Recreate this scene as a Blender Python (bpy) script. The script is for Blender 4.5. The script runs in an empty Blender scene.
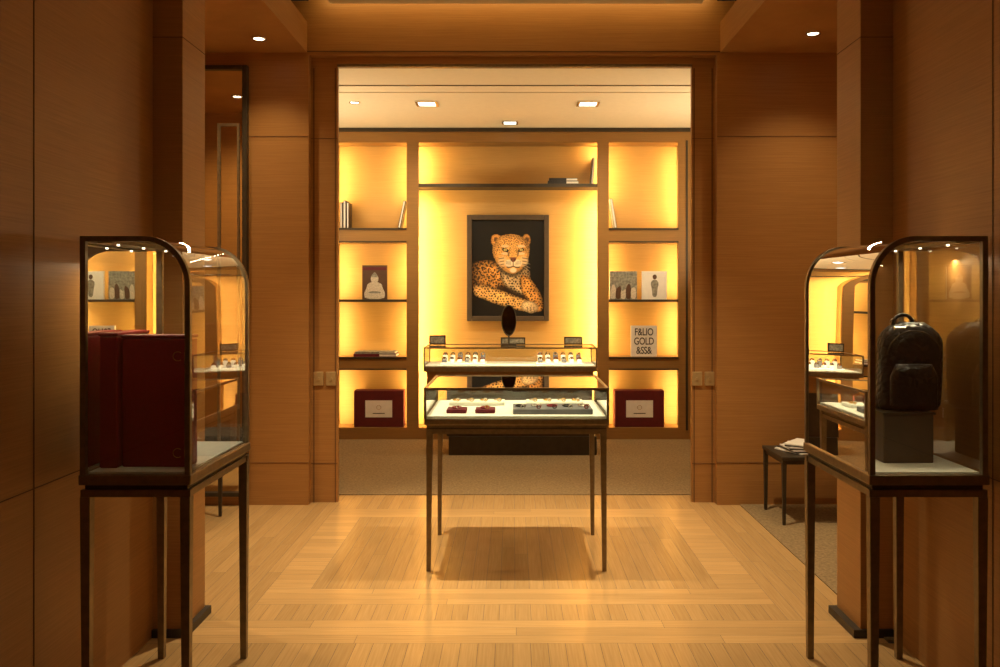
import bpy, math, random
import numpy as np
from mathutils import Vector, Matrix
random.seed(4)
S = bpy.context.scene
COL = S.collection
S.view_settings.view_transform = 'Standard'

# ------------------------------------------------------------ materials
def newmat(name):
    m = bpy.data.materials.new(name); m.use_nodes = True
    nt = m.node_tree; b = nt.nodes['Principled BSDF']
    return m, nt, b

def plain(name, col, rough=0.5, metal=0.0, var=0.12, scale=20, bump=0.0, spec=None, coat=0):
    m, nt, b = newmat(name)
    tc = nt.nodes.new('ShaderNodeTexCoord'); n = nt.nodes.new('ShaderNodeTexNoise')
    n.inputs['Scale'].default_value = scale; n.inputs['Detail'].default_value = 4
    nt.links.new(tc.outputs['Object'], n.inputs['Vector'])
    r = nt.nodes.new('ShaderNodeValToRGB')
    r.color_ramp.elements[0].position = .3; r.color_ramp.elements[1].position = .7
    r.color_ramp.elements[0].color = (*[c*(1-var) for c in col], 1)
    r.color_ramp.elements[1].color = (*[min(1, c*(1+var)) for c in col], 1)
    nt.links.new(n.outputs['Fac'], r.inputs['Fac']); nt.links.new(r.outputs['Color'], b.inputs['Base Color'])
    b.inputs['Roughness'].default_value = rough; b.inputs['Metallic'].default_value = metal
    if spec is not None: b.inputs['Specular IOR Level'].default_value = spec
    b.inputs['Coat Weight'].default_value = coat
    if bump:
        bp = nt.nodes.new('ShaderNodeBump'); bp.inputs['Strength'].default_value = bump
        bp.inputs['Distance'].default_value = .01
        nt.links.new(n.outputs['Fac'], bp.inputs['Height']); nt.links.new(bp.outputs['Normal'], b.inputs['Normal'])
    return m

def wood(name, c1, c2, rough=0.42, stretch=(1.6, 1.6, 110), spec=.4):
    m, nt, b = newmat(name)
    g = nt.nodes.new('ShaderNodeNewGeometry')
    mp = nt.nodes.new('ShaderNodeMapping'); mp.inputs['Scale'].default_value = stretch
    nt.links.new(g.outputs['Position'], mp.inputs['Vector'])
    n = nt.nodes.new('ShaderNodeTexNoise'); n.inputs['Scale'].default_value = 2.0
    n.inputs['Detail'].default_value = 6; n.inputs['Roughness'].default_value = .6
    n.inputs['Distortion'].default_value = .3
    nt.links.new(mp.outputs['Vector'], n.inputs['Vector'])
    r = nt.nodes.new('ShaderNodeValToRGB')
    r.color_ramp.elements[0].position = .3; r.color_ramp.elements[1].position = .7
    r.color_ramp.elements[0].color = (*c1, 1); r.color_ramp.elements[1].color = (*c2, 1)
    nt.links.new(n.outputs['Fac'], r.inputs['Fac'])
    n2 = nt.nodes.new('ShaderNodeTexNoise'); n2.inputs['Scale'].default_value = 1.3
    nt.links.new(g.outputs['Position'], n2.inputs['Vector'])
    hs = nt.nodes.new('ShaderNodeHueSaturation')
    ma = nt.nodes.new('ShaderNodeMapRange'); ma.inputs[3].default_value = .9; ma.inputs[4].default_value = 1.1
    nt.links.new(n2.outputs['Fac'], ma.inputs[0]); nt.links.new(ma.outputs[0], hs.inputs['Value'])
    nt.links.new(r.outputs['Color'], hs.inputs['Color']); nt.links.new(hs.outputs['Color'], b.inputs['Base Color'])
    b.inputs['Roughness'].default_value = rough; b.inputs['Specular IOR Level'].default_value = spec
    return m

def emis(name, col, s):
    m, nt, b = newmat(name)
    b.inputs['Base Color'].default_value = (*col, 1)
    b.inputs['Emission Color'].default_value = (*col, 1); b.inputs['Emission Strength'].default_value = s
    return m

def glassmat(name, tint=(.95, .98, .94), refl=1.0):
    m = bpy.data.materials.new(name); m.use_nodes = True; nt = m.node_tree
    nt.nodes.clear()
    o = nt.nodes.new('ShaderNodeOutputMaterial'); mx = nt.nodes.new('ShaderNodeMixShader')
    t = nt.nodes.new('ShaderNodeBsdfTransparent'); t.inputs['Color'].default_value = (*tint, 1)
    gl = nt.nodes.new('ShaderNodeBsdfGlossy'); gl.inputs['Roughness'].default_value = 0.0
    gl.inputs['Color'].default_value = (1, 1, 1, 1)
    f = nt.nodes.new('ShaderNodeFresnel'); f.inputs['IOR'].default_value = 1.55
    mu = nt.nodes.new('ShaderNodeMath'); mu.operation = 'MULTIPLY'; mu.inputs[1].default_value = 1.8*refl; mu.use_clamp = True
    nt.links.new(f.outputs[0], mu.inputs[0]); nt.links.new(mu.outputs[0], mx.inputs[0])
    nt.links.new(t.outputs[0], mx.inputs[1]); nt.links.new(gl.outputs[0], mx.inputs[2])
    nt.links.new(mx.outputs[0], o.inputs['Surface'])
    return m

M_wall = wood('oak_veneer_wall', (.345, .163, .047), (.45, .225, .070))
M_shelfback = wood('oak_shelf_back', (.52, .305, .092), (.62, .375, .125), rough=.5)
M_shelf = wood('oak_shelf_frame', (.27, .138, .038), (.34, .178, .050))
M_dark = plain('groove_dark', (.13, .06, .022), .8)
M_bronze = plain('bronze_metal', (.24, .18, .105), .38, .65, var=.15, scale=40)
M_bronze2 = plain('dark_bronze', (.065, .05, .032), .45, .5)
M_glass = glassmat('clear_glass')
M_ceil = plain('ceiling_plaster', (.86, .77, .56), .8, var=.02)
M_carpet = plain('carpet_taupe', (.27, .19, .10), .95, var=.25, scale=60, bump=.4, spec=.1)
M_white = plain('white_paper', (.88, .85, .78), .6, var=.04)
M_cream = plain('cream_suede', (.80, .81, .74), .8, var=.05)
M_black = plain('black_lacquer', (.012, .010, .009), .3)
M_canvas = plain('print_black', (.006, .005, .004), .45)
M_red = plain('red_leather', (.26, .006, .014), .42, var=.1, scale=80, bump=.1)
M_redbook = plain('burgundy_leather', (.12, .009, .011), .5)
M_gold = plain('gold', (.85, .55, .2), .25, 1.0)
M_silver = plain('silver', (.8, .78, .74), .2, 1.0)
M_grey = plain('grey_velvet', (.16, .16, .17), .9)
M_burg = plain('burgundy_velvet', (.13, .01, .018), .9)
M_brownbox = plain('brown_base', (.07, .045, .025), .6)
M_lamp = emis('lamp_lens', (1, .88, .62), 10)
M_lamps = emis('mini_lamp_lens', (1, .88, .62), 4)
M_lampw = emis('lamp_lens_cool', (.85, 1, .95), 3)
M_mirror = plain('mirror_silver', (.82, .78, .66), .02, 1.0, var=.02)
M_plinth = plain('plinth_metal', (.05, .04, .03), .5, .3)
M_brass = plain('brass_plate', (.50, .36, .17), .4, .3)

m, nt, b = newmat('oak_floor')
at = nt.nodes.new('ShaderNodeAttribute'); at.attribute_name = 'tone'
uv = nt.nodes.new('ShaderNodeUVMap'); uv.uv_map = 'grain'
mp = nt.nodes.new('ShaderNodeMapping'); mp.inputs['Scale'].default_value = (2, 60, 1)
nt.links.new(uv.outputs[0], mp.inputs[0])
n = nt.nodes.new('ShaderNodeTexNoise'); n.inputs['Scale'].default_value = 2.0; n.inputs['Detail'].default_value = 5
nt.links.new(mp.outputs[0], n.inputs['Vector'])
r = nt.nodes.new('ShaderNodeValToRGB'); r.color_ramp.elements[0].color = (.49, .305, .125, 1); r.color_ramp.elements[1].color = (.59, .38, .168, 1)
r.color_ramp.elements[0].position = .3; r.color_ramp.elements[1].position = .7
nt.links.new(n.outputs['Fac'], r.inputs['Fac'])
hs = nt.nodes.new('ShaderNodeHueSaturation'); nt.links.new(r.outputs['Color'], hs.inputs['Color'])
nt.links.new(at.outputs['Fac'], hs.inputs['Value']); nt.links.new(hs.outputs['Color'], b.inputs['Base Color'])
b.inputs['Roughness'].default_value = .22; b.inputs['Specular IOR Level'].default_value = .5
M_floor = m

m, nt, b = newmat('leopard_print')
at = nt.nodes.new('ShaderNodeAttribute'); at.attribute_name = 'print'
nt.links.new(at.outputs['Color'], b.inputs['Base Color']); b.inputs['Roughness'].default_value = .45
M_print = m
# croc leather
m, nt, b = newmat('black_crocodile_leather')
tc = nt.nodes.new('ShaderNodeTexCoord'); v = nt.nodes.new('ShaderNodeTexVoronoi'); v.feature = 'DISTANCE_TO_EDGE'; v.inputs['Scale'].default_value = 38
nt.links.new(tc.outputs['Object'], v.inputs['Vector'])
bp = nt.nodes.new('ShaderNodeBump'); bp.inputs['Strength'].default_value = .9; bp.inputs['Distance'].default_value = .006
nt.links.new(v.outputs['Distance'], bp.inputs['Height']); nt.links.new(bp.outputs['Normal'], b.inputs['Normal'])
b.inputs['Base Color'].default_value = (.008, .007, .008, 1); b.inputs['Roughness'].default_value = .28
M_croc = m

# ------------------------------------------------------------ helpers
def group(name, loc):
    e = bpy.data.objects.new(name, None); e.location = loc; e.empty_display_size = .1
    COL.objects.link(e); return e

def adopt(ob, parent):
    if parent:
        ob.parent = parent; ob.matrix_parent_inverse = Matrix.Translation(-Vector(parent.location))
    return ob

def mesh(name, verts, faces, mat, parent=None, smooth=False, recenter=True):
    me = bpy.data.meshes.new(name)
    c = Vector((0, 0, 0))
    if recenter:
        lo = Vector([min(v[i] for v in verts) for i in range(3)]); hi = Vector([max(v[i] for v in verts) for i in range(3)])
        c = (lo+hi)/2
    me.from_pydata([tuple(Vector(v)-c) for v in verts], [], faces); me.update()
    ob = bpy.data.objects.new(name, me); ob.location = c
    COL.objects.link(ob)
    if mat: me.materials.append(mat)
    if smooth:
        for p in me.polygons: p.use_smooth = True
    return adopt(ob, parent)

def box(name, x0, x1, y0, y1, z0, z1, mat, parent=None, bev=0.0, rz=0, rx=0, ry=0):
    v = [(x, y, z) for x in (x0, x1) for y in (y0, y1) for z in (z0, z1)]
    f = [(0, 1, 3, 2), (4, 6, 7, 5), (0, 4, 5, 1), (2, 3, 7, 6), (0, 2, 6, 4), (1, 5, 7, 3)]
    ob = mesh(name, v, f, mat, parent)
    if rz or rx or ry: ob.rotation_euler = (rx, ry, rz)
    if bev:
        md = ob.modifiers.new('bevel', 'BEVEL'); md.width = bev; md.segments = 2
    return ob

def tleg(name, x, y, z0, z1, w0, w1, mat, parent, dx=0, dy=0):
    v = []
    for (z, w, ox, oy) in ((z0, w0, dx, dy), (z1, w1, 0, 0)):
        for sx, sy in ((-1, -1), (1, -1), (1, 1), (-1, 1)):
            v.append((x+ox+sx*w/2, y+oy+sy*w/2, z))
    return mesh(name, v, [(3, 2, 1, 0), (4, 5, 6, 7), (0, 1, 5, 4), (1, 2, 6, 5), (2, 3, 7, 6), (3, 0, 4, 7)], mat, parent)

def cyl(name, c, r, h, mat, parent=None, axis='Z', n=24, r2=None):
    r2 = r if r2 is None else r2
    v = []
    for k, (t, rr) in enumerate(((-h/2, r), (h/2, r2))):
        for i in range(n):
            a = 2*math.pi*i/n; p = (rr*math.cos(a), rr*math.sin(a), t)
            if axis == 'Y': p = (p[0], t, p[1])
            if axis == 'X': p = (t, p[0], p[1])
            v.append((c[0]+p[0], c[1]+p[1], c[2]+p[2]))
    f = [(i, (i+1) % n, n+(i+1) % n, n+i) for i in range(n)]+[tuple(range(n))[::-1], tuple(range(n, 2*n))]
    return mesh(name, v, f, mat, parent)

def torus(name, c, R, r, mat, parent=None, axis='Z', n=24, k=8, a0=0, a1=2*math.pi, sx=1):
    v = []; f = []; full = abs(a1-a0-2*math.pi) < 1e-4
    N = n if full else n+1
    for i in range(N):
        a = a0+(a1-a0)*i/n
        for j in range(k):
            t = 2*math.pi*j/k
            p = ((R+r*math.cos(t))*math.cos(a)*sx, (R+r*math.cos(t))*math.sin(a), r*math.sin(t))
            if axis == 'Y': p = (p[0], p[2], p[1])
            if axis == 'X': p = (p[2], p[0], p[1])
            v.append((c[0]+p[0], c[1]+p[1], c[2]+p[2]))
    for i in range(n):
        for j in range(k):
            a = i*k+j; b_ = i*k+(j+1) % k; i2 = (i+1) % N
            f.append((a, b_, i2*k+(j+1) % k, i2*k+j))
    return mesh(name, v, f, mat, parent, smooth=True)

def area(name, loc, sx, sy, power, col, direction, parent=None, spread=math.pi):
    l = bpy.data.lights.new(name, 'AREA'); l.shape = 'RECTANGLE'; l.size = sx; l.size_y = sy
    l.energy = power; l.color = col; l.spread = spread
    o = bpy.data.objects.new(name, l); o.location = loc
    o.rotation_euler = Vector(direction).to_track_quat('-Z', 'Y').to_euler()
    COL.objects.link(o); return adopt(o, parent)

def spot(name, loc, target, power, col, ang, blend=.6, size=.04, parent=None):
    l = bpy.data.lights.new(name, 'SPOT'); l.energy = power; l.color = col; l.spot_size = math.radians(ang)
    l.spot_blend = blend; l.shadow_soft_size = size
    o = bpy.data.objects.new(name, l); o.location = loc
    o.rotation_euler = (Vector(target)-Vector(loc)).to_track_quat('-Z', 'Y').to_euler()
    COL.objects.link(o); return adopt(o, parent)

WARM = (1, .73, .38); AMB = (1, .66, .235); SOFT = (1, .80, .50)

# ------------------------------------------------------------ room shell
V = []; F = []; tones = []; UV = []
def plank(x0, x1, y0, y1, along):
    g = .0008; i = len(V)
    V.extend([(x0+g, y0+g, 0), (x1-g, y0+g, 0), (x1-g, y1-g, 0), (x0+g, y1-g, 0)]); F.append((i, i+1, i+2, i+3))
    tones.append(random.uniform(.90, 1.06)*(.97 if along == 'y' else 1.12)); o = random.random()*50
    for p in V[i:i+4]:
        UV.append((p[1]+o, p[0]) if along == 'y' else (p[0]+o, p[1]))
def field(x0, x1, y0, y1, along, w=.075, L=1.6):
    a0, a1, c0, c1 = (y0, y1, x0, x1) if along == 'y' else (x0, x1, y0, y1)
    n = max(1, round((c1-c0)/w)); ww = (c1-c0)/n
    for i in range(n):
        p = a0; first = True
        while p < a1-1e-4:
            l = L*random.uniform(.3, 1) if first else L
            first = False; e = min(a1, p+l)
            if a1-e < .15: e = a1
            if along == 'y': plank(c0+i*ww, c0+(i+1)*ww, p, e, 'y')
            else: plank(p, e, c0+i*ww, c0+(i+1)*ww, 'x')
            p = e
XL, XR = -3.0, 1.62
field(XL, 3.0, -1.6, 3.66, 'y')
field(XL, XR, 3.66, 3.92, 'x')
field(XL, -1.25, 3.92, 6.37, 'y'); field(1.27, XR, 3.92, 6.37, 'y')
field(-1.25, 1.27, 3.92, 4.12, 'y', L=9)
field(-1.25, 1.27, 4.12, 4.34, 'x')
field(-1.25, -1.03, 4.34, 5.74, 'x', L=9); field(1.05, 1.27, 4.34, 5.74, 'x', L=9)
field(-1.03, 1.05, 4.34, 5.74, 'y')
field(-1.25, 1.27, 5.74, 5.96, 'x'); field(-1.25, 1.27, 5.96, 6.37, 'y', L=9)
me = bpy.data.meshes.new('floor'); me.from_pydata(V, [], F)
uvl = me.uv_layers.new(name='grain')
for i, u in enumerate(UV): uvl.data[i].uv = u
a = me.attributes.new('tone', 'FLOAT', 'FACE')
for i, t in enumerate(tones): a.data[i].value = t
me.materials.append(M_floor)
fl = bpy.data.objects.new('floor', me); COL.objects.link(fl)
box('subfloor', -3.2, 3.2, -1.7, 9.4, -.1, -.001, M_plinth)
box('floor_carpet_back_room', -3.0, 3.0, 6.37, 9.3, -.001, .006, M_carpet)
box('floor_carpet_side', 1.62, 3.0, 3.68, 6.37, -.001, .006, M_carpet)

# near walls
box('wall_left_near', -1.75, -1.58, -1.5, 3.73, 0, 3.7, M_wall)
box('wall_right_near', 1.667, 1.85, -1.5, 3.73, 0, 3.7, M_wall)
box('wall_rear', -1.75, 1.85, -1.7, -1.5, 0, 3.7, M_wall)
box('wall_pillar_left', -1.75, -1.45, 3.73, 4.0, 0, 3.7, M_wall)
box('wall_pillar_right', 1.525, 1.85, 3.73, 4.0, 0, 3.7, M_wall)
box('baseboard_pillar_left', -1.60, -1.425, 3.715, 4.015, 0, .035, M_plinth)
box('baseboard_pillar_right', 1.49, 1.70, 3.715, 4.015, 0, .035, M_plinth)
# side recess rooms
box('wall_left_side_front', -3.0, -1.75, 3.85, 4.0, 0, 3.23, M_wall)
box('wall_left_side', -3.1, -3.0, 3.85, 6.3, 0, 3.23, M_wall)
box('wall_right_side_front', 1.85, 3.0, 3.85, 4.0, 0, 3.23, M_wall)
box('wall_right_side', 3.0, 3.1, 3.85, 6.3, 0, 3.23, M_wall)
# doorway wall
box('wall_door_left', -3.0, -1.46, 6.07, 6.35, 0, 3.6, M_wall)
box('wall_door_right', 1.457, 3.0, 6.07, 6.35, 0, 3.6, M_wall)
box('door_pocket_left', -1.46, -1.268, 6.15, 6.19, 0, 3.22, M_wall)  # sliding door pocket panel forming the jamb, not part of the wall
box('door_pocket_right', 1.293, 1.457, 6.15, 6.19, 0, 3.22, M_wall)  # right-hand sliding door pocket panel
box('wall_door_header', -1.46, 1.457, 6.07, 6.2, 3.215, 3.75, M_wall)
box('trim_door_head', -1.268, 1.293, 6.12, 6.19, 3.165, 3.215, M_wall)
box('trim_door_track', -1.268, 1.293, 6.13, 6.18, 3.147, 3.165, M_bronze)
k = 1
def seam(x0, x1, y0, y1, z0, z1, mat=None):
    global k
    box('trim_%d' % k, x0, x1, y0, y1, z0, z1, mat or M_dark); k += 1
for z in (2.63, .30):
    seam(-3, -1.46, 6.067, 6.0705, z, z+.003); seam(1.457, 3, 6.067, 6.0705, z, z+.003)
for z in (2.63, .28): seam(-1.46, -1.27, 6.147, 6.1505, z, z+.003); seam(1.295, 1.457, 6.147, 6.1505, z, z+.003)
for x in (-1.44, -1.285, 1.31, 1.44): seam(x-.003, x+.003, 6.146, 6.1505, 0, 3.14)
seam(-1.5, 1.5, 6.066, 6.0705, 3.235, 3.242)
for y in (2.8,): seam(-1.5805, -1.578, y, y+.004, 0, 3.7); seam(1.665, 1.6675, y+.15, y+.154, 0, 3.7)
for z in (.86,): seam(-1.5805, -1.578, -1.5, 3.73, z, z+.003); seam(1.665, 1.6675, -1.5, 3.73, z, z+.003)
for z in (2.63,):
    seam(-1.58, -1.449, 3.728, 3.7305, z, z+.003); seam(1.524, 1.667, 3.728, 3.7305, z, z+.003)
    seam(-1.4505, -1.448, 3.73, 4, z, z+.003); seam(1.523, 1.5255, 3.73, 4, z, z+.003)

# ceilings
TZ = 3.535
box('ceiling_soffit_left', -3.0, -1.47, -1.5, 6.07, 3.23, 3.32, M_wall)
box('ceiling_soffit_right', 1.48, 3.0, -1.5, 6.07, 3.23, 3.32, M_wall)
box('ceiling_tray_side_left', -1.50, -1.47, -1.5, 6.07, 3.32, 3.45, M_wall)
box('ceiling_tray_side_right', 1.48, 1.51, -1.5, 6.07, 3.32, 3.45, M_wall)
box('ceiling_main', -3.0, 3.0, -1.5, 6.2, 3.72, 3.8, M_ceil)
box('ceiling_tray_panel', -1.27, 1.31, -1.3, 5.90, TZ-.012, 3.60, M_ceil)
area('cove_light_left', (-1.38, 3.0, 3.60), .05, 5.6, 14, AMB, (-.3, 0, 1))
area('cove_light_right', (1.40, 3.0, 3.60), .05, 5.6, 14, AMB, (.3, 0, 1))
area('cove_light_end', (0.02, 5.93, 3.65), 2.8, .03, 3.6, AMB, (0, 1, -1.3))
box('wall_back_room_left', -3.1, -3.0, 6.35, 9.3, 0, 3.4, M_wall)
box('wall_back_room_right', 3.0, 3.1, 6.35, 9.3, 0, 3.4, M_wall)
box('ceiling_back_room', -3.0, 3.0, 6.9, 9.3, 3.23, 3.3, M_ceil)
box('ceiling_back_room_step', -3.0, 3.0, 6.2, 6.9, 3.20, 3.3, M_ceil)
seam(-3, 3, 6.88, 6.898, 3.194, 3.2005, M_bronze)
seam(-3, 3, 7.25, 7.27, 3.224, 3.2305, M_ceil)
area('added_uplight_left', (-2.7, 7.6, 2.2), .1, 2.0, 50, SOFT, (.75, 0, 1))  # unseen uplight added to brighten the back room ceiling
area('added_uplight_right', (2.7, 7.6, 2.2), .1, 2.0, 50, SOFT, (-.75, 0, 1))  # second added uplight, also out of view
box('added_uplight_ledge_left', -3.0, -2.64, 6.6, 8.6, 2.12, 2.19, M_bronze)  # invented ledge under the added uplight, out of view
box('added_uplight_ledge_right', 2.64, 3.0, 6.6, 8.6, 2.12, 2.19, M_bronze)  # same invented ledge on the right

# ------------------------------------------------------------ downlights
def downlight(x, y, z, mat, power, col, ang=90, sq=False, target=None, s=.07, size=.04, blend=.6):
    g = group('ceiling_downlight', (x, y, z))
    if sq:
        for (a, b_, c, d) in ((-s, s, -s, -s*.75), (-s, s, s*.75, s), (-s, -s*.75, -s*.75, s*.75), (s*.75, s, -s*.75, s*.75)):
            box('trim_ring', x+a, x+b_, y+c, y+d, z-.012, z, M_silver, g)
        box('lens', x-s*.75, x+s*.75, y-s*.75, y+s*.75, z-.005, z-.001, mat, g)
    else:
        torus('trim_ring', (x, y, z-.004), s*.7, .007, M_silver, g)
        cyl('lens', (x, y, z-.003), s*.62, .004, mat, g)
    if power: spot('lamp', (x, y, z-.03), target or (x, y, 0), power, col, ang, blend, size, parent=g)
downlight(-1.71, 5.72, 3.23, M_lamp, 44, WARM, 130, s=.06, target=(-1.71, 4.9, 0), blend=1)
downlight(1.98, 5.61, 3.23, M_lamp, 44, WARM, 130, s=.06, target=(1.98, 4.9, 0), blend=1)
downlight(-2.4, 4.7, 3.23, M_lamp, 75, WARM, 150, s=.06, blend=1)  # unseen extra lamp added to brighten the left side room
downlight(2.5, 4.7, 3.23, M_lamp, 40, WARM, 150, s=.06, blend=1)
for x, y in ((-.775, 7.66), (.676, 7.66)): downlight(x, y, 3.23, M_lampw, 80, SOFT, 110, True, s=.10, target=(x*1.5, 8.8, 1.0), blend=1)
downlight(-1.42, 7.62, 3.23, M_lamp, 25, SOFT, 110, s=.06)
downlight(1.75, 7.62, 3.23, M_lamp, 25, SOFT, 110, s=.06)
downlight(-.03, 8.5, 3.23, M_lampw, 0, WARM, 110, True, s=.08)
TL = TZ-.012
for x in (-.76, .80):
    downlight(x, 4.94, TL, M_lamp, 330, SOFT, 76, size=.02, blend=.9)
    downlight(x*.5, 3.2, TL, M_lamp, 48, SOFT, 54, blend=1)
    downlight(x, 1.2, TL, M_lamp, 5, SOFT, 80)

# door plates
for sx in (-1.36, 1.375):
    g = group('door_handle', (sx, 6.14, .91))
    for dx in (-.045, .045):
        box('plate', sx+dx-.035, sx+dx+.035, 6.135, 6.15, .885-.04, .885+.06, M_brass, g, bev=.003)
        cyl('pull', (sx+dx, 6.132, .895), .012, .008, M_brass, g, 'Y')

# wall mirror left
g = group('wall_mirror', (-2.05, 6.05, .07))
box('mirror_glass', -2.55, -1.92, 6.045, 6.066, .1, 3.10, M_mirror, g)
for a in ((-2.6, -2.55, .07, 3.13), (-1.92, -1.885, .07, 3.13), (-2.55, -1.92, .07, .1), (-2.55, -1.92, 3.10, 3.13)):
    box('frame_bar', a[0], a[1], 6.02, 6.068, a[2], a[3], M_bronze2, g, bev=.004)
for a in ((-2.10, -2.08, .3, 2.72), (-1.96, -1.945, .3, 2.72), (-2.08, -1.96, 2.70, 2.72), (-2.08, -1.96, .3, .32)):
    box('reflected_frame_bar', a[0], a[1], 6.035, 6.046, a[2], a[3], M_bronze, g)  # solid bars stand in for a frame reflected in the mirror

# ------------------------------------------------------------ bookshelf
PX = 96.7; D = 8.8
def X(px): return (px-513)/PX
def Z(py): return 1.5+(295-py)/PX
g = group('bookshelf', (0, D, 0)); BS = g
BK = D+.26
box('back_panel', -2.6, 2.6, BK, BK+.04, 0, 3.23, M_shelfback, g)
box('base', -2.6, 2.6, D, BK, 0.006, Z(428), M_shelf, g)
box('head_rail', -2.6, 2.6, D, BK, Z(142), 3.228, M_shelf, g)
box('cornice', -2.6, 2.6, D-.015, D, 3.19, 3.228, M_bronze2, g)
cols = [(-2.6, X(338)), (X(406.5), X(418.5)), (X(597.5), X(609)), (X(678.5), 2.0)]
for i, (a, b_) in enumerate(cols):
    box('stile', a, b_, D, D+.03, Z(428), Z(142), M_shelf, g)
    t0, t1 = a+.04, b_-.04
    if i == 0: t0 = a
    if i == 3: t1 = b_
    box('partition', t0, t1, D+.03, BK, Z(428), Z(142), M_shelf, g)
bays = []
for (a, b_) in ((X(338), X(406.5)), (X(609), X(678.5))):
    for (t, bt) in ((228, 242.5), (357, 370)):
        box('thick_shelf', a-.04, b_+.04, D+.031, BK, Z(bt), Z(t), M_shelf, g)
        box('thick_shelf_face', a, b_, D, D+.031, Z(bt), Z(t), M_shelf, g)
        box('shelf_lip', a, b_, D-.012, D, Z(t+1.8), Z(t), M_bronze2, g)
        box('shelf_lip', a, b_, D-.012, D, Z(bt), Z(bt-1.4), M_bronze2, g)
    box('thin_shelf', a-.04, b_+.04, D+.031, BK, Z(302), Z(299.5), M_bronze2, g)
    box('thin_shelf_edge', a, b_, D-.005, D+.031, Z(302), Z(299.5), M_bronze2, g)
    for (t, bt) in ((142, 228), (242.5, 299.5), (302, 357), (370, 428)): bays.append((a, b_, Z(bt), Z(t)))
box('thin_shelf', X(418.5)-.04, X(597.5)+.04, D+.031, BK, Z(187), Z(183.5), M_bronze2, g)
box('thin_shelf_edge', X(418.5), X(597.5), D-.005, D+.031, Z(187), Z(183.5), M_bronze2, g)
bays.append((X(418.5), X(597.5), Z(183.5), Z(142)))
bays.append((X(418.5), X(597.5), Z(428), Z(187)))
box('sliding_panel_edge', 2.0, 2.6, D, D+.03, Z(428), Z(142), M_shelf, g)
box('stile_inlay', X(686), X(688), D-.006, D, .1, 3.1, M_bronze2, g)
PB = 5.0
for (a, b_, z0, z1) in bays:
    h = z1-z0; wide = (b_-a) > 1
    pw = PB*h*(2.3 if wide else 1)
    if wide and h < 1: pw *= .8
    for s_, x in ((1, a-.022), (-1, b_+.022)):
        o = area('led_strip', (x, D+.06, (z0+z1)/2), h*.94, .012, pw, AMB, (s_*.35, 1, 0), g)
        d = (o.rotation_euler.to_matrix() @ Vector((0, 0, -1)))
        zax = -d; xax = Vector((0, 0, 1)); yax = zax.cross(xax).normalized()
        o.rotation_euler = Matrix((xax, yax, zax)).transposed().to_euler()

# ------------------------------------------------------------ framed leopard picture
PD = BK-.05
g = group('framed_leopard_picture', (X(508), PD, Z(268)))
def QX(px): return (px-513)*PD/850
def QZ(py): return 1.5+(295-py)*PD/850
box('canvas', QX(471), QX(545), PD, BK, QZ(318), QZ(219), M_canvas, g)
for (a, b_, c, d) in ((467, 472, 215, 321), (544, 549, 215, 321), (472, 544, 215, 220), (472, 544, 316, 321)):
    box('frame_bar', QX(a), QX(b_), PD-.03, BK, QZ(d), QZ(c), M_brownbox, g, bev=.006)
def smoothp(p, n=2):
    for _ in range(n):
        q = []
        for i in range(len(p)):
            a = p[i]; b_ = p[(i+1) % len(p)]
            q += [(a[0]*.75+b_[0]*.25, a[1]*.75+b_[1]*.25), (a[0]*.25+b_[0]*.75, a[1]*.25+b_[1]*.75)]
        p = q
    return p
def shape(name, pts, mat, layer, n=2, fx=QX, fz=QZ, y=PD, par=None):
    p = smoothp(pts, n) if n else pts
    yy = y-.0008*layer-.0005
    return mesh(name, [(fx(x), yy, fz(z)) for x, z in p], [tuple(range(len(p)))], mat, par or g)
def ell(cx, cy, rx, ry, n=14): return [(cx+rx*math.cos(2*math.pi*i/n), cy+ry*math.sin(2*math.pi*i/n)) for i in range(n)]

# the printed photograph: a fine mesh with a painted colour attribute (picture space: x 471..545, y 219..318)
rs = np.random.RandomState(7)
NX, NY = 297, 397
gx, gy = np.meshgrid(np.linspace(471, 545, NX), np.linspace(219, 318, NY))
img = np.zeros((NY, NX, 3)); img[:] = (.005, .004, .003)
def ss(a, b_, x):
    t = np.clip((x-a)/(b_-a), 0, 1); return t*t*(3-2*t)
def vnoise(cell, seed):
    r_ = np.random.RandomState(seed); G = r_.rand(int(99/cell)+4, int(74/cell)+4)
    u = (gx-471)/cell; v_ = (gy-219)/cell; iu = u.astype(int); iv = v_.astype(int); fu = u-iu; fv = v_-iv
    fu = fu*fu*(3-2*fu); fv = fv*fv*(3-2*fv)
    return (G[iv, iu]*(1-fu)+G[iv, iu+1]*fu)*(1-fv)+(G[iv+1, iu]*(1-fu)+G[iv+1, iu+1]*fu)*fv
NA = vnoise(7, 1); NB = vnoise(2.2, 2); NC = vnoise(.8, 3); ND = rs.rand(NY, NX)
wx = gx+(vnoise(2.0, 5)-.5)*1.3; wy = gy+(vnoise(2.0, 6)-.5)*1.3
def sdf(pts, smooth=2, wobble=True):
    P = smoothp(pts, smooth); x = gx+(NC-.5)*.7 if wobble else gx; y = gy+(NB-.5)*.6 if wobble else gy
    dmin = np.full(gx.shape, 1e9); ins = np.zeros(gx.shape, bool)
    for i in range(len(P)):
        ax, ay = P[i]; bx, by = P[(i+1) % len(P)]; ex, ey = bx-ax, by-ay
        t = np.clip(((x-ax)*ex+(y-ay)*ey)/(ex*ex+ey*ey+1e-9), 0, 1)
        dmin = np.minimum(dmin, np.hypot(x-ax-t*ex, y-ay-t*ey))
        if ay != by: ins ^= ((ay > y) != (by > y)) & (x < ex*(y-ay)/(by-ay)+ax)
    return np.where(ins, dmin, -dmin)
def blend(alpha, col):
    global img
    img = img*(1-alpha[..., None])+np.asarray(col)*alpha[..., None] if np.ndim(col) == 1 else img*(1-alpha[..., None])+col*alpha[..., None]
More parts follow.
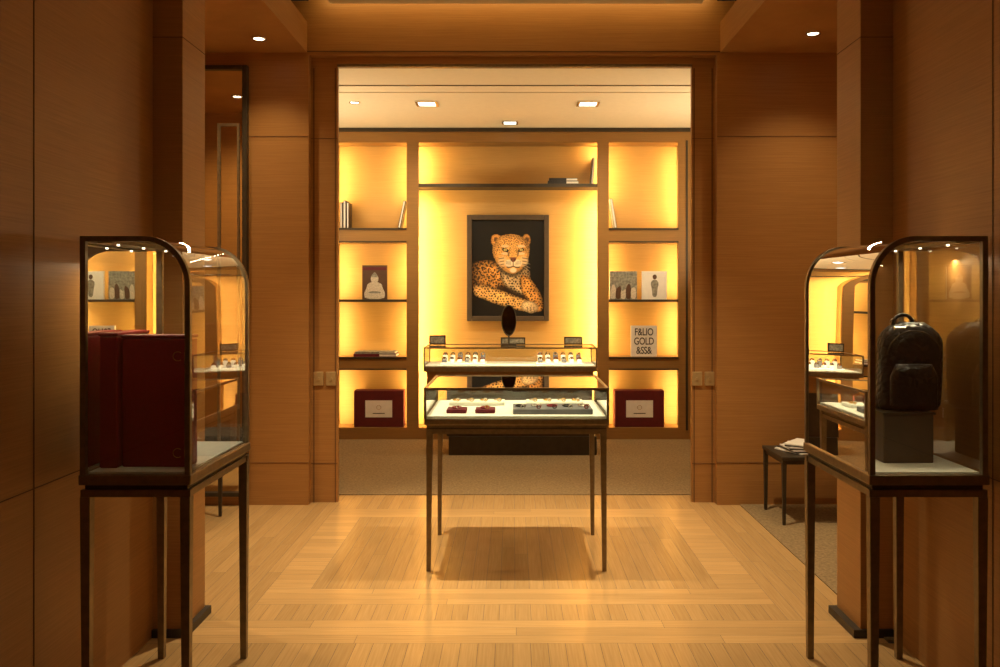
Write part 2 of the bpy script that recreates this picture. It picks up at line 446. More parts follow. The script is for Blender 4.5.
def spots(kind, r, spacing, seed):
    r_ = np.random.RandomState(seed); out = np.zeros(gx.shape)
    row = 0; y = 219
    while y < 319:
        x = 471+(row % 2)*spacing*.5
        while x < 546:
            cx = x+r_.uniform(-.22, .22)*spacing; cy = y+r_.uniform(-.22, .22)*spacing; q = r*r_.uniform(.8, 1.2)
            sl = (slice(max(0, int((cy-219-3*q)*4)), int((cy-219+3*q)*4)+1), slice(max(0, int((cx-471-3*q)*4)), int((cx-471+3*q)*4)+1))
            dx = wx[sl]-cx; dy = wy[sl]-cy; dd = np.hypot(dx*r_.uniform(.8, 1.15), dy)
            if kind == 'ring':
                an = np.arctan2(dy, dx); gap = .5+.5*np.sin(an*3+r_.uniform(0, 6.3))
                a_ = (1-ss(.18*q, .42*q, np.abs(dd-.78*q)))*ss(.12, .38, gap)
                a_ = np.maximum(a_, .38*(1-ss(.4*q, .8*q, dd)))
            else:
                a_ = 1-ss(.55*q, q, dd)
            if a_.size: out[sl] = np.maximum(out[sl], a_)
            x += spacing
        y += spacing*.86; row += 1
    return out
SR = spots('ring', 2.3, 4.9, 11); SL = spots('dot', 1.05, 2.9, 12); SH = spots('dot', .62, 1.75, 13); SM = spots('dot', .8, 2.5, 14)
def part(pts, light, dark, spot_, w=5.0, gain=1.0, amt=.95, edge=.25, grad=(0, 0)):
    d = sdf(pts); al = ss(-.25, .45, d)
    shd = edge+(1-edge)*ss(0, w, d)
    if grad != (0, 0):
        ys = [p[1] for p in pts]; t = (gy-min(ys))/(max(ys)-min(ys)); shd = shd*(grad[0]+(grad[1]-grad[0])*np.clip(t, 0, 1))
    shd = shd*(.72+.5*NA)*(.84+.32*NC)*(.93+.14*ND)*gain
    col = np.asarray(dark)[None, None]*(1-np.clip(shd, 0, 1)[..., None])+np.asarray(light)[None, None]*np.clip(shd, 0, 1.3)[..., None]
    if spot_ is not None: col = col*(1-amt*spot_[..., None])+np.array((.012, .006, .003))*(amt*spot_[..., None])
    blend(al, np.clip(col, 0, .95)); return d
OR = (.80, .37, .085); PALE = (.86, .60, .30); DKO = (.06, .02, .005); CR = (.88, .74, .52)
part([(471, 264), (478, 260.5), (488, 260), (498, 262), (506, 268), (507, 286), (500, 297), (490, 297), (480, 292), (471, 288)], OR, DKO, SR, 9, .62, grad=(1.1, .6))
part([(474, 268), (482, 262), (493, 262), (502, 268), (506, 281), (500, 293), (489, 292), (479, 286)], OR, DKO, SR, 7, 1.12, edge=.45, grad=(1.15, .65))
part([(499, 260), (526, 262), (531, 274), (530, 288), (523, 297), (511, 293), (500, 281)], PALE, DKO, SL, 5, .95, grad=(.35, 1.1))
part([(519, 274), (527, 275), (536, 285), (541.5, 295), (544, 304), (542, 312), (535, 312), (530, 303), (521, 294)], OR, DKO, SL, 4, 1.05, edge=.3)
blend(.85*ss(-2, 2, sdf([(497, 284), (511, 288), (522, 293), (531, 302), (520, 301), (508, 296), (497, 290)])), (.02, .008, .003))
part([(472, 285), (484, 284.5), (497, 289), (510, 293.5), (522, 298), (532, 302), (536, 307), (531, 312), (518, 310.5), (503, 306.5), (488, 301), (474, 296)], (.86, .48, .15), DKO, SL, 3.6, 1.2, edge=.3, grad=(1.15, .75))
part([(523, 301), (531, 300.5), (538, 304), (539, 310), (533, 314), (525, 312), (520, 306.5)], PALE, DKO, SM*.5, 3, 1.15, edge=.35)
for i in range(3): blend(.8*(1-ss(.15, .6, np.abs(gx-(527.5+i*3.2)-.15*(gy-309))))*ss(306, 307.5, gy)*(1-ss(312, 313, gy)), (.03, .012, .005))
# ears
for pts, cc in (([(492, 246), (490.3, 239.5), (492.8, 234.3), (497.5, 233.6), (503, 238), (499, 246)], (495.9, 239.6)), ([(521, 238), (525.3, 233.8), (529.5, 235), (531, 240.5), (528.5, 248)], (526.9, 239.6))):
    part(pts, OR, DKO, SH*.6, 2.2, 1.0, edge=.4)
    blend(.88*(1-ss(1.4, 3.0, np.hypot(gx-cc[0], (gy-cc[1])*.85))), (.05, .018, .006))
blend(.8*ss(-2.2, .5, sdf([(493, 246), (500, 236), (514, 233.5), (526, 238), (530.5, 248), (528.5, 263), (522, 272), (514, 277), (505, 274.5), (497, 266), (492, 255)]))*ss(262, 266, gy), (.015, .007, .003))
hd = part([(493.5, 244), (498.5, 237), (506, 234.2), (516, 234.2), (524.5, 237.6), (529.3, 244), (529.8, 253), (527.5, 262), (522, 269.5), (514, 274.5), (506, 272.5), (498.5, 265.5), (493.5, 257), (492, 250)], (.84, .42, .11), DKO, SH*(1-ss(250, 259, gy)*.75), 6.5, 1.22, edge=.42)
for sx_ in (-1, 1):
    cx = 513.2
    e = np.hypot((gx-(cx+sx_*10.5))/5.2, (gy-261)/5.5); blend(.75*(1-ss(.5, 1.1, e)), (.80, .58, .32))
    for j in range(4):   # cheek stripes
        yy = 256.5+j*3.1+.16*np.abs(gx-cx); blend(.75*(1-ss(.3, .75, np.abs(gy-yy)))*ss(8.5, 9.5, np.abs(gx-cx))*(1-ss(14-j*1.1, 15.5-j*1.1, np.abs(gx-cx)))*(sx_*(gx-cx) > 0), (.02, .01, .004))
    ex, ey = cx+sx_*8.0, 250.0
    blend(.8*(1-ss(.6, 1.1, np.hypot((gx-ex)/4.6, (gy-246.2)/1.5))), (.85, .62, .36))            # pale brow
    blend(.85*(1-ss(.6, 1.1, np.hypot((gx-ex-sx_*.2)/4.2, (gy-253.6)/1.6))), (.85, .62, .36))     # pale under-eye
    rot = (gy-ey)+sx_*(gx-ex)*.22
    blend(1-ss(.75, 1.15, np.hypot((gx-ex)/3.4, rot/1.9)), (.010, .005, .003))                     # lids
    blend(.9*(1-ss(.25, .7, np.abs(gx-(cx+sx_*(5.3-.12*(gy-251))))))*ss(250, 251, gy)*(1-ss(255.5, 257, gy)), (.015, .007, .003))
    blend(1-ss(.7, 1.1, np.hypot((gx-ex)/1.75, (gy-ey+.1)/1.25)), (.72, .60, .22))
    blend(1-ss(.6, 1.1, np.hypot(gx-ex, gy-ey)/.65), (.004, .004, .003))
blend(.6*(1-ss(.5, 1.1, np.hypot((gx-513.2)/3.0, (gy-250)/8.5))), (.72, .36, .10))               # bridge
for sx_ in (-1, 1): blend(.45*(1-ss(.2, 1.0, np.abs(gx-(513.2+sx_*(3.4+.10*(gy-248))))))*ss(246, 249, gy)*(1-ss(256, 258, gy)), (.10, .04, .012))
for sx_ in (-1, 1):
    e = np.hypot((gx-(513.2+sx_*3.9))/4.7, (gy-263.6)/4.4); blend(.97*(1-ss(.72, 1.08, e)), np.asarray(CR)*(.86+.2*NC[..., None])*(1.05-.3*ss(262, 269, gy)[..., None]))
blend(.95*(1-ss(.7, 1.1, np.hypot((gx-513.2)/3.6, (gy-270.3)/2.6))), (.82, .70, .52))
blend(1-ss(.75, 1.1, np.maximum(np.abs(gx-513.2)/(3.9-.55*np.clip(gy-257.5, 0, 6)), np.abs(gy-259.6)/2.5)), (.17, .055, .035))
for sx_ in (-1, 1): blend(1-ss(.5, 1.1, np.hypot((gx-513.2-sx_*1.9)/1.1, (gy-260)/.8)), (.01, .004, .003))
blend(.9*(1-ss(.2, .55, np.abs(gx-513.2)))*ss(261.5, 262, gy)*(1-ss(266, 266.6, gy)), (.02, .008, .005))
blend(.95*(1-ss(.3, .85, np.abs(gy-(266.2+1.3*np.sin(np.clip(np.abs(gx-513.2)/6.4, 0, 1)*2.4)))))*(1-ss(6.2, 7.0, np.abs(gx-513.2))), (.02, .008, .005))
for sx_ in (-1, 1):
    for j in range(3):
        for i in range(4):
            blend(.85*(1-ss(.25, .55, np.hypot(gx-513.2-sx_*(2.9+1.35*i), gy-261.9-1.15*j+.12*i))), (.03, .012, .006))
        t = np.clip((sx_*(gx-513.2)-5)/13, 0, 1); blend(.4*(1-ss(.1, .32, np.abs(gy-(262.5+1.5*j+t*t*(2+3*j)))))*(sx_*(gx-513.2) > 5)*(sx_*(gx-513.2) < 17), (.8, .7, .55))
pv = np.stack([QX(gx).ravel(), np.zeros(NX*NY), QZ(gy).ravel()], 1); ctr = np.array([QX(508), 0, QZ(268.5)]); pv = pv-ctr
idx = np.arange(NX*NY).reshape(NY, NX)
fc = np.stack([idx[:-1, :-1].ravel(), idx[1:, :-1].ravel(), idx[1:, 1:].ravel(), idx[:-1, 1:].ravel()], 1)
me = bpy.data.meshes.new('leopard_print'); me.from_pydata(pv.tolist(), [], fc.tolist())
ca = me.color_attributes.new('print', 'FLOAT_COLOR', 'POINT')
ca.data.foreach_set('color', np.concatenate([np.clip(img, 0, 1).reshape(-1, 3), np.ones((NX*NY, 1))], 1).astype(np.float32).ravel())
me.materials.append(M_print); me.update()
o = bpy.data.objects.new('leopard_print', me); o.location = (ctr[0], PD-.003, ctr[2]); COL.objects.link(o); adopt(o, g)

# ------------------------------------------------------------ books & boxes on shelves
def book(name, x0, x1, z0, z1, y0, th, mat, tilt=0, par=None):
    gg = group(name, ((x0+x1)/2, y0, z0))
    box('cover_front', x0, x1, y0, y0+.004, z0, z1, mat, gg)
    box('pages', x0+.004, x1-.004, y0+.004, y0+th-.004, z0+.004, z1-.004, M_white, gg)
    box('cover_back', x0, x1, y0+th-.004, y0+th, z0, z1, mat, gg)
    box('spine', x0, x0+.004, y0+.003, y0+th-.003, z0, z1, mat, gg)
    return gg
def fig(gg, cx, cz, s, mat, y, mat2=None):
    f = lambda v: v
    o = [(cx-.36*s, cz-.5*s), (cx+.36*s, cz-.5*s), (cx+.42*s, cz-.3*s), (cx+.30*s, cz-.05*s), (cx+.28*s, cz+.08*s), (cx+.1*s, cz+.16*s), (cx-.1*s, cz+.16*s), (cx-.28*s, cz+.08*s), (cx-.30*s, cz-.05*s), (cx-.42*s, cz-.3*s)]
    shape('cover_figure', o, mat, 1, 1, f, f, y, gg)
    shape('cover_figure_head', ell(cx, cz+.28*s, .15*s, .19*s), mat, 2, 0, f, f, y, gg)
    shape('cover_figure_hair', [(cx-.15*s, cz+.34*s), (cx+.15*s, cz+.34*s), (cx+.08*s, cz+.47*s), (cx, cz+.55*s), (cx-.08*s, cz+.47*s)], mat2 or mat, 3, 1, f, f, y, gg)
    shape('cover_arms', [(cx-.26*s, cz-.28*s), (cx+.26*s, cz-.28*s), (cx+.2*s, cz-.2*s), (cx-.2*s, cz-.2*s)], mat2 or mat, 3, 1, f, f, y, gg)
M_stone = plain('stone_print', (.62, .54, .42), .6, var=.3, scale=90)
M_greyp = plain('grey_print', (.26, .25, .20), .6, var=.5, scale=40)
M_dkbr = plain('dark_print', (.10, .045, .02), .5)
zs = lambda p: Z(p)+.0005
fI = lambda v: v
b1 = book('art_book', X(361), X(386), zs(299.5), Z(265), D+.06, .03, M_dkbr); fig(b1, X(373.5), Z(286), .27, M_stone, D+.06, M_greyp)
box('title_strip', X(361)+.004, X(386)-.004, D+.058, D+.06, Z(270), Z(267), M_redbook, b1)
b2 = book('art_book', X(610.5), X(638), zs(299.5), Z(271), D+.06, .03, M_greyp)
for i in range(5):
    shape('cover_rock', [(X(611+i*5.2), Z(299)), (X(617+i*5), Z(299)), (X(617+i*5), Z(288-3*(i % 2))), (X(614+i*5), Z(283+4*(i % 3))), (X(611.5+i*5), Z(290))], M_dkbr if i % 2 else M_stone, 1, 1, fI, fI, D+.06, b2)
b3 = book('art_book', X(643), X(668), zs(299.5), Z(271), D+.06, .03, M_white)
shape('cover_figurine', [(X(653.5), Z(297)), (X(658), Z(297)), (X(658.5), Z(289)), (X(660), Z(283)), (X(657.5), Z(279.5)), (X(654), Z(279.5)), (X(651.5), Z(283)), (X(653), Z(289))], M_greyp, 1, 1, fI, fI, D+.06, b3)
shape('cover_figurine_head', ell(X(655.8), Z(276.8), .022, .026), M_dkbr, 2, 0, fI, fI, D+.06, b3)
b4 = book('art_book', X(632), X(658), zs(357), Z(326), D+.06, .035, M_white)
for i, t in enumerate(('F&LIO', 'GOLD', '&SS&')):
    cu = bpy.data.curves.new('lettering', 'FONT'); cu.body = t; cu.size = .105; cu.align_x = 'CENTER'; cu.space_character = .95
    cu.extrude = .0008; cu.offset = .001
    cu.materials.append(M_black if i != 1 else M_bronze2)
    o = bpy.data.objects.new('lettering', cu); o.location = (X(645), D+.059, Z(335.6+i*9.3)); o.rotation_euler = (math.pi/2, 0, 0); o.scale = (.74, 1, 1)
    COL.objects.link(o); adopt(o, b4)
def upright(name, items, zb):
    gg = group(name, (items[0][0], D+.1, zb))
    for (x, w, h, mat, tl) in items:
        t = abs(tl); zc = zb+.001+(h*math.cos(t)+w*math.sin(t))/2
        box('book', x-w/2, x+w/2, D+.05, D+.22, zc-h/2, zc+h/2, mat, gg, bev=.002, ry=tl)
        box('book_pages', x-w/2+.006, x+w/2-.006, D+.046, D+.05, zc-h/2+.006, zc+h/2-.006, M_white, gg, ry=tl)
    return gg
upright('row_of_books', [(X(340), .03, .27, M_black, 0), (X(343.4), .03, .29, M_bronze2, 0), (X(346.6), .025, .27, M_black, 0)], Z(228))
upright('leaning_book', [(X(401), .026, .29, M_black, .2)], Z(228))
upright('leaning_book', [(X(614), .028, .31, M_greyp, -.16)], Z(228))
upright('leaning_book', [(X(593.5), .026, .28, M_black, .08)], Z(183.5))
def flatstack(name, x0, x1, zb, ths, mats):
    gg = group(name, ((x0+x1)/2, D+.1, zb)); z = zb+.0005
    for i, (t, mt) in enumerate(zip(ths, mats)):
        o = .012*(i % 2)
        box('cover', x0+o, x1-o, D+.02, D+.24, z, z+.004, mt, gg); box('pages', x0+o+.004, x1-o-.004, D+.024, D+.236, z+.004, z+t-.004, M_white, gg)
        box('cover', x0+o, x1-o, D+.02, D+.24, z+t-.004, z+t, mt, gg); box('spine', x0+o, x0+o+.004, D+.02, D+.24, z, z+t, mt, gg)
        box('spine_front', x0+o, x0+.6*(x1-x0), D+.018, D+.02, z, z+t, mt, gg); z += t+.0004
flatstack('book_stack', X(548), X(579), Z(183.5), [.03, .03], [M_black, M_black])
flatstack('book_stack', X(353), X(396), Z(357), [.03, .022], [M_burg, M_greyp])
for x0, x1 in ((353, 403), (615.5, 665)):
    gg = group('red_presentation_box', (X((x0+x1)/2), D+.1, Z(428)))
    box('body', X(x0), X(x1), D+.04, D+.2, zs(428), Z(391), M_redbook, gg, bev=.006)
    box('lid_line', X(x0)-.001, X(x1)+.001, D+.10, D+.106, zs(428), Z(390.8), M_gold, gg)
    c = (x0+x1)/2
    box('label', X(c-13.5), X(c+13.5), D+.037, D+.04, Z(418), Z(401), M_white, gg)
    torus('label_emblem', (X(c), D+.036, Z(408)), .022, .002, M_gold, gg, 'Y', n=16, k=5)
    box('label_text', X(c-6), X(c+6), D+.0355, D+.037, Z(414.4), Z(413.6), M_bronze2, gg)

# ------------------------------------------------------------ glass display helpers
def quad(name, pts, mat, par): return mesh(name, pts, [tuple(range(len(pts)))], mat, par)

def glassbox(x0, x1, y0, y1, z0, z1, par, t=.013):
    for x in (x0, x1-t):
        for y in (y0, y1-t): box('post', x, x+t, y, y+t, z0, z1-t, M_bronze, par)
    for y in (y0, y1-t): box('top_rail', x0, x1, y, y+t, z1-t, z1, M_bronze, par)
    for x in (x0, x1-t): box('top_rail', x, x+t, y0+t, y1-t, z1-t, z1, M_bronze, par)
    e = t/2
    quad('glass_front', [(x0+e, y0+e, z0), (x1-e, y0+e, z0), (x1-e, y0+e, z1-e), (x0+e, y0+e, z1-e)], M_glass, par)
    quad('glass_back', [(x0+e, y1-e, z0), (x1-e, y1-e, z0), (x1-e, y1-e, z1-e), (x0+e, y1-e, z1-e)], M_glass, par)
    quad('glass_side', [(x0+e, y0+e, z0), (x0+e, y1-e, z0), (x0+e, y1-e, z1-e), (x0+e, y0+e, z1-e)], M_glass, par)
    quad('glass_side', [(x1-e, y0+e, z0), (x1-e, y1-e, z0), (x1-e, y1-e, z1-e), (x1-e, y0+e, z1-e)], M_glass, par)
    quad('glass_top', [(x0+e, y0+e, z1-.004), (x1-e, y0+e, z1-.004), (x1-e, y1-e, z1-.004), (x0+e, y1-e, z1-.004)], M_glass, par)

# ---- centre display table
g = group('jewellery_display_table', (.02, 4.97, 0))
x0, x1, y0, y1 = -.483, .521, 4.60, 5.34
box('tray', x0, x1, y0, y1, .795, .828, M_bronze, g, bev=.004)
box('apron', x0+.02, x1-.02, y0+.015, y1-.015, .745, .795, M_bronze, g)
box('apron_line', x0+.016, x1-.016, y0+.012, y1-.012, .772, .777, M_bronze2, g)
box('lining', x0+.016, x1-.016, y0+.016, y1-.016, .828, .842, M_cream, g)
glassbox(x0, x1, y0, y1, .828, .997, g)
for x, sx in ((x0+.03, -1), (x1-.03, 1)):
    for y, sy in ((y0+.03, -1), (y1-.03, 1)):
        tleg('leg', x, y, 0, .795, .022, .034, M_bronze, g, sx*.006, sy*.006)

def tray_with_bracelets(name, x0, x1, y0, y1, z, mat, ring, n, mats, h=.022):
    gg = group(name, ((x0+x1)/2, (y0+y1)/2, z))
    box('pad', x0, x1, y0, y1, z+.0005, z+h, mat, gg, bev=.005)
    for i in range(n):
        xx = x0+(i+.5)*(x1-x0)/n
        torus('bracelet', (xx, (y0+y1)/2, z+h+.005), ring, .005, mats[i % len(mats)], gg, 'Z', n=18, k=6, sx=.8)
        torus('ring', (xx+.01, y0+.02, z+h+.011), .010, .003, mats[(i+1) % len(mats)], gg, 'Y', n=14, k=6)
tray_with_bracelets('bracelet_tray', -.37, -.26, 4.72, 4.84, .842, M_burg, .03, 1, [M_red, M_silver])
tray_with_bracelets('bracelet_tray', -.21, -.10, 4.72, 4.84, .842, M_burg, .03, 1, [M_red, M_gold])
tray_with_bracelets('bracelet_tray', 0.0, .44, 4.68, 4.92, .842, M_grey, .034, 5, [M_black, M_silver, M_red], .03)
tray_with_bracelets('bracelet_tray', -.38, -.05, 5.05, 5.2, .842, M_cream, .026, 4, [M_gold, M_silver])
tray_with_bracelets('bracelet_tray', .08, .42, 5.05, 5.2, .842, M_cream, .026, 4, [M_silver, M_gold])

# ---- far counter
g = group('glass_jewellery_counter', (0, 8.1, 0))
x0, x1, y0, y1 = -.83, .78, 7.87, 8.42
box('tray', x0, x1, y0, y1, .79, .835, M_bronze, g, bev=.004)
box('drawer_body', x0+.03, x1-.03, y0+.03, y1-.02, .62, .79, M_shelf, g)
box('pedestal', -.62, .80-.06, 7.95, 8.38, .18, .62, M_brownbox, g)
box('plinth', -.60, .78, 7.92, 8.40, .006, .18, M_bronze2, g, bev=.005)
box('lining', x0+.016, x1-.016, y0+.016, y1-.016, .835, .845, M_cream, g)
glassbox(x0, x1, y0, y1, .835, 1.015, g)
area('case_light', (0, 7.89, .99), 1.5, .01, 3.2, SOFT, (0, .5, -1), g)
def watch_tray(name, x0, x1, y0, y1, z):
    gg = group(name, ((x0+x1)/2, (y0+y1)/2, z))
    box('pad', x0, x1, y0, y1, z+.0005, z+.02, M_white, gg, bev=.004)
    n = 6
    for i in range(n):
        for j in range(2):
            xx = x0+(i+.5)*(x1-x0)/n; yy = y0+.05+j*.12; h = .03+.035*j
            box('cushion', xx-.022, xx+.022, yy-.015, yy+.015, z+.02, z+.02+h, M_white if (i+j) % 3 else M_grey, gg, bev=.006)
            torus('strap', (xx, yy, z+.02+h+.004), .018, .005, (M_black, M_burg, M_grey)[(i*2+j) % 3], gg, 'Y', n=14, k=6)
            cyl('dial', (xx, yy-.008, z+.02+h+.014), .011, .005, M_silver if (i+j) % 2 else M_gold, gg, 'Y', n=14)
watch_tray('watch_display_tray', -.68, -.25, 7.93, 8.15, .845)
watch_tray('watch_display_tray', .22, .66, 7.93, 8.15, .845)
g = group('oval_vanity_mirror', (-.04, 8.2, 1.015))
cyl('base', (-.04, 8.2, 1.0235), .075, .016, M_bronze2, g)
cyl('stem', (-.04, 8.2, 1.07), .008, .09, M_bronze2, g, n=12)
n = 32
V = [(-.04+.068*math.cos(2*math.pi*i/n), 8.195, 1.255+.145*math.sin(2*math.pi*i/n)) for i in range(n)]
V += [(v[0], 8.205, v[2]) for v in V]
mesh('mirror_plate', V, [tuple(range(n)), tuple(range(n, 2*n))[::-1]]+[(i, i+n, (i+1) % n+n, (i+1) % n) for i in range(n)], plain('dark_mirror', (.22, .21, .2), .05, 1), g)
torus('mirror_rim', (-.04, 8.2, 1.255), .145, .008, M_bronze2, g, 'Y', n=36, sx=.48)
def tframe(name, x0, x1, y, h, content):
    gg = group(name, ((x0+x1)/2, y, 1.015)); z0 = 1.0155
    box('picture', x0+.012, x1-.012, y+.002, y+.008, z0+.012, z0+h-.012, content, gg)
    for a in ((x0, x0+.012, z0, z0+h), (x1-.012, x1, z0, z0+h), (x0, x1, z0, z0+.012), (x0, x1, z0+h-.012, z0+h)):
        box('frame_bar', a[0], a[1], y, y+.012, a[2], a[3], M_bronze2, gg)
    box('easel_back', (x0+x1)/2-.01, (x0+x1)/2+.01, y+.012, y+.05, z0, z0+h*.5, M_bronze2, gg)
tframe('small_photo_frame', -.12, .12, 8.32, .07, M_greyp)
tframe('small_photo_frame', .50, .68, 8.32, .075, M_greyp)
tframe('small_photo_frame', -.82, -.66, 8.32, .09, M_greyp)

# ------------------------------------------------------------ arched display cases
def arch_case(xw, xa, y0, y1):
    s = 1 if xa > xw else -1
    cx = (xw+xa)/2
    g = group('arched_glass_display_case', (cx, (y0+y1)/2, 0))
    zb, zt = .89, 1.70; r = .155
    def path(off):
        a = xa-s*off; w = xw+s*off; t = zt-off; rr = r-off
        pts = [(w, zb), (w, t)]
        for i in range(13):
            an = math.pi/2*(1-i/12)
            pts.append((a-s*rr+s*rr*math.cos(an), t-rr*1.1+rr*1.1*math.sin(an)))
        pts.append((a, zb)); return pts
    def band(name, ya, yb, th, mat):
        o = path(0); i_ = path(th); n = len(o); V = []
        for y in (ya, yb):
            V += [(p[0], y, p[1]) for p in o]+[(p[0], y, p[1]) for p in i_]
        F = []
        for k_ in range(n-1):
            F += [(k_, k_+1, n+k_+1, n+k_), (2*n+k_, 3*n+k_, 3*n+k_+1, 2*n+k_+1), (k_, 2*n+k_, 2*n+k_+1, k_+1), (n+k_, n+k_+1, 3*n+k_+1, 3*n+k_)]
        return mesh(name, V, F, mat, g)
    band('front_arch_frame', y0, y0+.02, .018, M_bronze)
    band('back_arch_frame', y1-.02, y1, .018, M_bronze)
    gp = path(.006)
    for y in (y0+.010, y1-.010):
        quad('glass_end', [(p[0], y, p[1]) for p in gp], M_glass, g)
    n = len(gp); V = [(p[0], y0+.010, p[1]) for p in gp]+[(p[0], y1-.010, p[1]) for p in gp]
    mesh('glass_curved', V, [(i, i+1, n+i+1, n+i) for i in range(1, n-1)], M_glass, g, smooth=True)
    quad('glass_wall_side', [V[0], V[1], V[n+1], V[n]], M_glass, g)
    lo, hi = min(xw, xa), max(xw, xa)
    w0 = min(xw, xw+s*.02); w1 = max(xw, xw+s*.02)
    box('top_bar', w0, w1, y0+.02, y1-.02, zt-.02, zt, M_bronze, g)
    box('lamp_rail', min(xw+s*.05, xw+s*.10), max(xw+s*.05, xw+s*.10), y0+.02, y1-.02, zt-.022, zt-.008, M_bronze, g)
    for q in range(3):
        yy = y0+.12+q*(y1-y0-.24)/2
        cyl('lamp', (xw+s*.075, yy, zt-.024), .005, .006, M_lamps, g, n=12)
    area('case_light', (xw+s*.09, (y0+y1)/2, zt-.032), .02, .45, 3.4, SOFT, (s*.25, 0, -1), g)
    box('base_tray', lo-.004, hi+.004, y0-.004, y1+.004, .855, .89, M_bronze, g, bev=.004)
    box('lining', lo+.02, hi-.02, y0+.022, y1-.022, .89, .896, M_cream, g)
    box('under_frame', lo+.012, hi-.012, y0+.012, y1-.012, .838, .855, M_bronze2, g)
    box('leg_rail', lo, hi, y0+.004, y0+.026, .814, .838, M_bronze, g); box('leg_rail', lo, hi, y1-.026, y1-.004, .814, .838, M_bronze, g)
    box('side_rail', lo+.004, lo+.026, y0+.026, y1-.026, .814, .838, M_bronze, g); box('side_rail', hi-.026, hi-.004, y0+.026, y1-.026, .814, .838, M_bronze, g)
    for x in (lo+.017, hi-.017):
        for y in (y0+.017, y1-.017):
            tleg('leg', x, y, 0, .814, .024, .034, M_bronze, g)
    return g
arch_case(-1.468, -1.095, 2.88, 3.53)
arch_case(1.61, 1.21, 2.88, 3.53)

def redbox(x0, x1, y0, y1, z0, z1, text):
    g = group('red_leather_gift_box', ((x0+x1)/2, (y0+y1)/2, z0))
    box('body', x0, x1, y0, y1, z0, z1-.012, M_red, g, bev=.006)
    box('lid', x0-.002, x1+.002, y0-.002, y1+.002, z1-.012, z1, M_red, g, bev=.003)
    if text:
        for zz, sc_ in ((z1-.075, .016), (z0+.05, .016)):
            torus('gold_emblem', (x1-.04, y0-.001, zz), sc_, .0018, M_gold, g, 'Y', a0=.8, a1=5.5)
            box('gold_stroke', x1-.018, x1-.016, y0-.0015, y0+.001, zz-.014, zz+.014, M_gold, g)
redbox(-1.372, -1.135, 2.98, 3.06, .8965, 1.36, True)
redbox(-1.442, -1.378, 2.96, 3.22, .8965, 1.368, False)

# handbag in right case
box_g = group('bag_riser', (1.41, 3.15, .896))
box('riser_body', 1.33, 1.51, 3.05, 3.27, .8965, 1.07, M_brownbox, box_g, bev=.004)
box('riser_top', 1.325, 1.515, 3.045, 3.275, 1.07, 1.078, M_bronze2, box_g)
g = group('black_leather_handbag', (1.45, 3.16, 1.08))
def loft(name, secs, mat, par, n=32, e=3.0):
    V = []; F = []
    for (cx_, cy_, z, a_, b_) in secs:
        for i in range(n):
            t = 2*math.pi*i/n; c, s_ = math.cos(t), math.sin(t)
            V.append((cx_+a_*math.copysign(abs(c)**(2/e), c), cy_+b_*math.copysign(abs(s_)**(2/e), s_), z))
    for k_ in range(len(secs)-1):
        for i in range(n):
            F.append((k_*n+i, k_*n+(i+1) % n, (k_+1)*n+(i+1) % n, (k_+1)*n+i))
    F += [tuple(range(n))[::-1], tuple(range((len(secs)-1)*n, len(secs)*n))]
    return mesh(name, V, F, mat, par, smooth=True)
H = .32; zb = 1.079; secs = []
for i in range(17):
    t = i/16
    a_ = .115*(1-max(0, (t-.72)/.28)**2.4*.55); b_ = .075*(1-.25*t)*(1-max(0, (t-.78)/.22)**2*.5)
    if t < .06: a_ *= .93; b_ *= .9
    secs.append((1.460+.014*math.sin(t*2), 3.16, zb+H*t, a_, b_))
loft('bag_body', secs, M_croc, g)
loft('bag_pocket', [(1.455, 3.085, zb+.02+.15*t, .085*(1-.25*max(0, t-.7)/.3), .022) for t in (0, .1, .4, .7, .85, 1)], M_croc, g)
torus('zip_piping', (1.462, 3.095, zb+.19), .10, .003, M_bronze2, g, 'Y', a0=.15, a1=3.0, n=24)
torus('top_handle', (1.445, 3.15, zb+H-.008), .036, .007, M_croc, g, 'Y', a0=0, a1=math.pi, n=20)
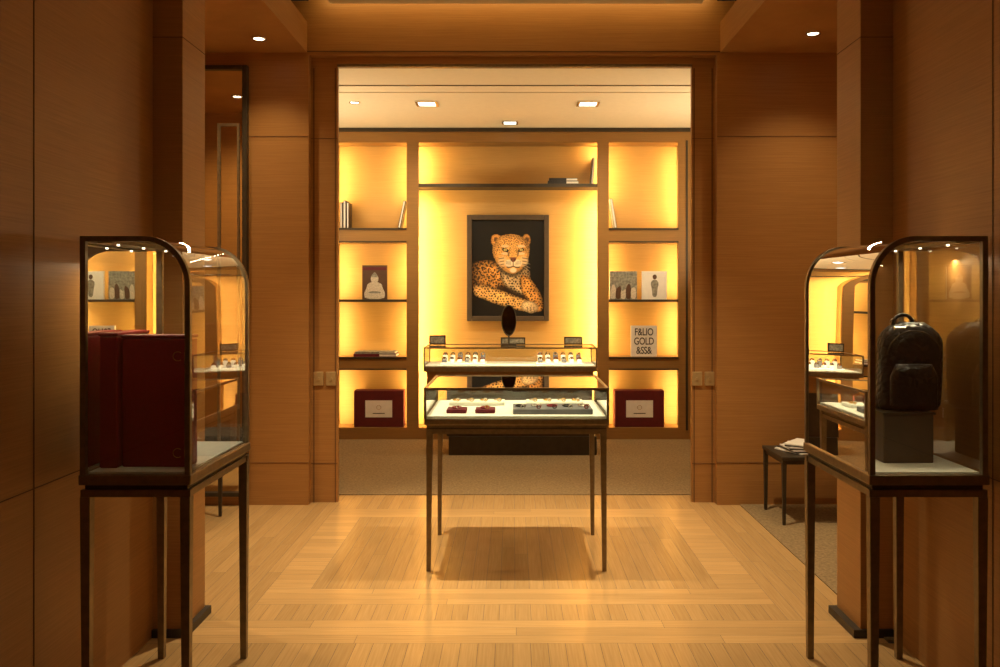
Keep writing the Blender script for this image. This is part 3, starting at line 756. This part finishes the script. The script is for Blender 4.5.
torus('handle_ring', (1.409, 3.15, zb+H), .012, .003, M_silver, g, 'Y', n=14); torus('handle_ring', (1.481, 3.15, zb+H), .012, .003, M_silver, g, 'Y', n=14)
cyl('zip_pull', (1.41, 3.10, zb+H-.02), .006, .04, M_silver, g, 'X', n=10)
torus('shoulder_strap', (1.558, 3.17, zb+.15), .13, .006, M_croc, g, 'Y', a0=-1.2, a1=1.35, n=24, sx=.2)

# ------------------------------------------------------------ side tables
def side_table(cx, cy, a=.26):
    g = group('low_side_table', (cx, cy, 0.006))
    b_, h = .22, .45
    box('top', cx-a, cx+a, cy-b_, cy+b_, h-.022, h, M_bronze2, g, bev=.004)
    box('apron', cx-a+.015, cx+a-.015, cy-b_+.015, cy+b_-.015, h-.05, h-.022, M_bronze2, g)
    for sx in (-1, 1):
        for sy in (-1, 1): tleg('leg', cx+sx*(a-.02), cy+sy*(b_-.02), .006, h-.022, .018, .028, M_bronze2, g)
side_table(2.06, 5.72, .32)
g = group('magazine_stack', (1.92, 5.70, .45)); z = .4505
for i in range(7):
    o = box('magazine', 1.83+.006*i, 2.04, 5.60, 5.86, z, z+.008, M_white if i % 2 == 0 else M_bronze2, g, rz=.40-.18*i); z += .0085
side_table(-2.22, 5.55)

spot('accent_spot_left', (-.6, 2.2, 3.5), (-1.4, 3.3, 1.0), 9, WARM, 50, blend=1)
spot('accent_spot_right', (.7, 2.2, 3.5), (1.5, 3.3, 1.0), 9, WARM, 50, blend=1)

# ------------------------------------------------------------ world & camera
w = bpy.data.worlds.new('world'); S.world = w; w.use_nodes = True
w.node_tree.nodes['Background'].inputs[0].default_value = (.05, .03, .015, 1); w.node_tree.nodes['Background'].inputs[1].default_value = .3
cam = bpy.data.cameras.new('camera'); cam.lens = 30.6; cam.sensor_width = 36; cam.shift_x = -.013; cam.shift_y = -.0385
co = bpy.data.objects.new('camera', cam); co.location = (0, 0, 1.5); co.rotation_euler = (math.pi/2, 0, 0)
COL.objects.link(co); S.camera = co
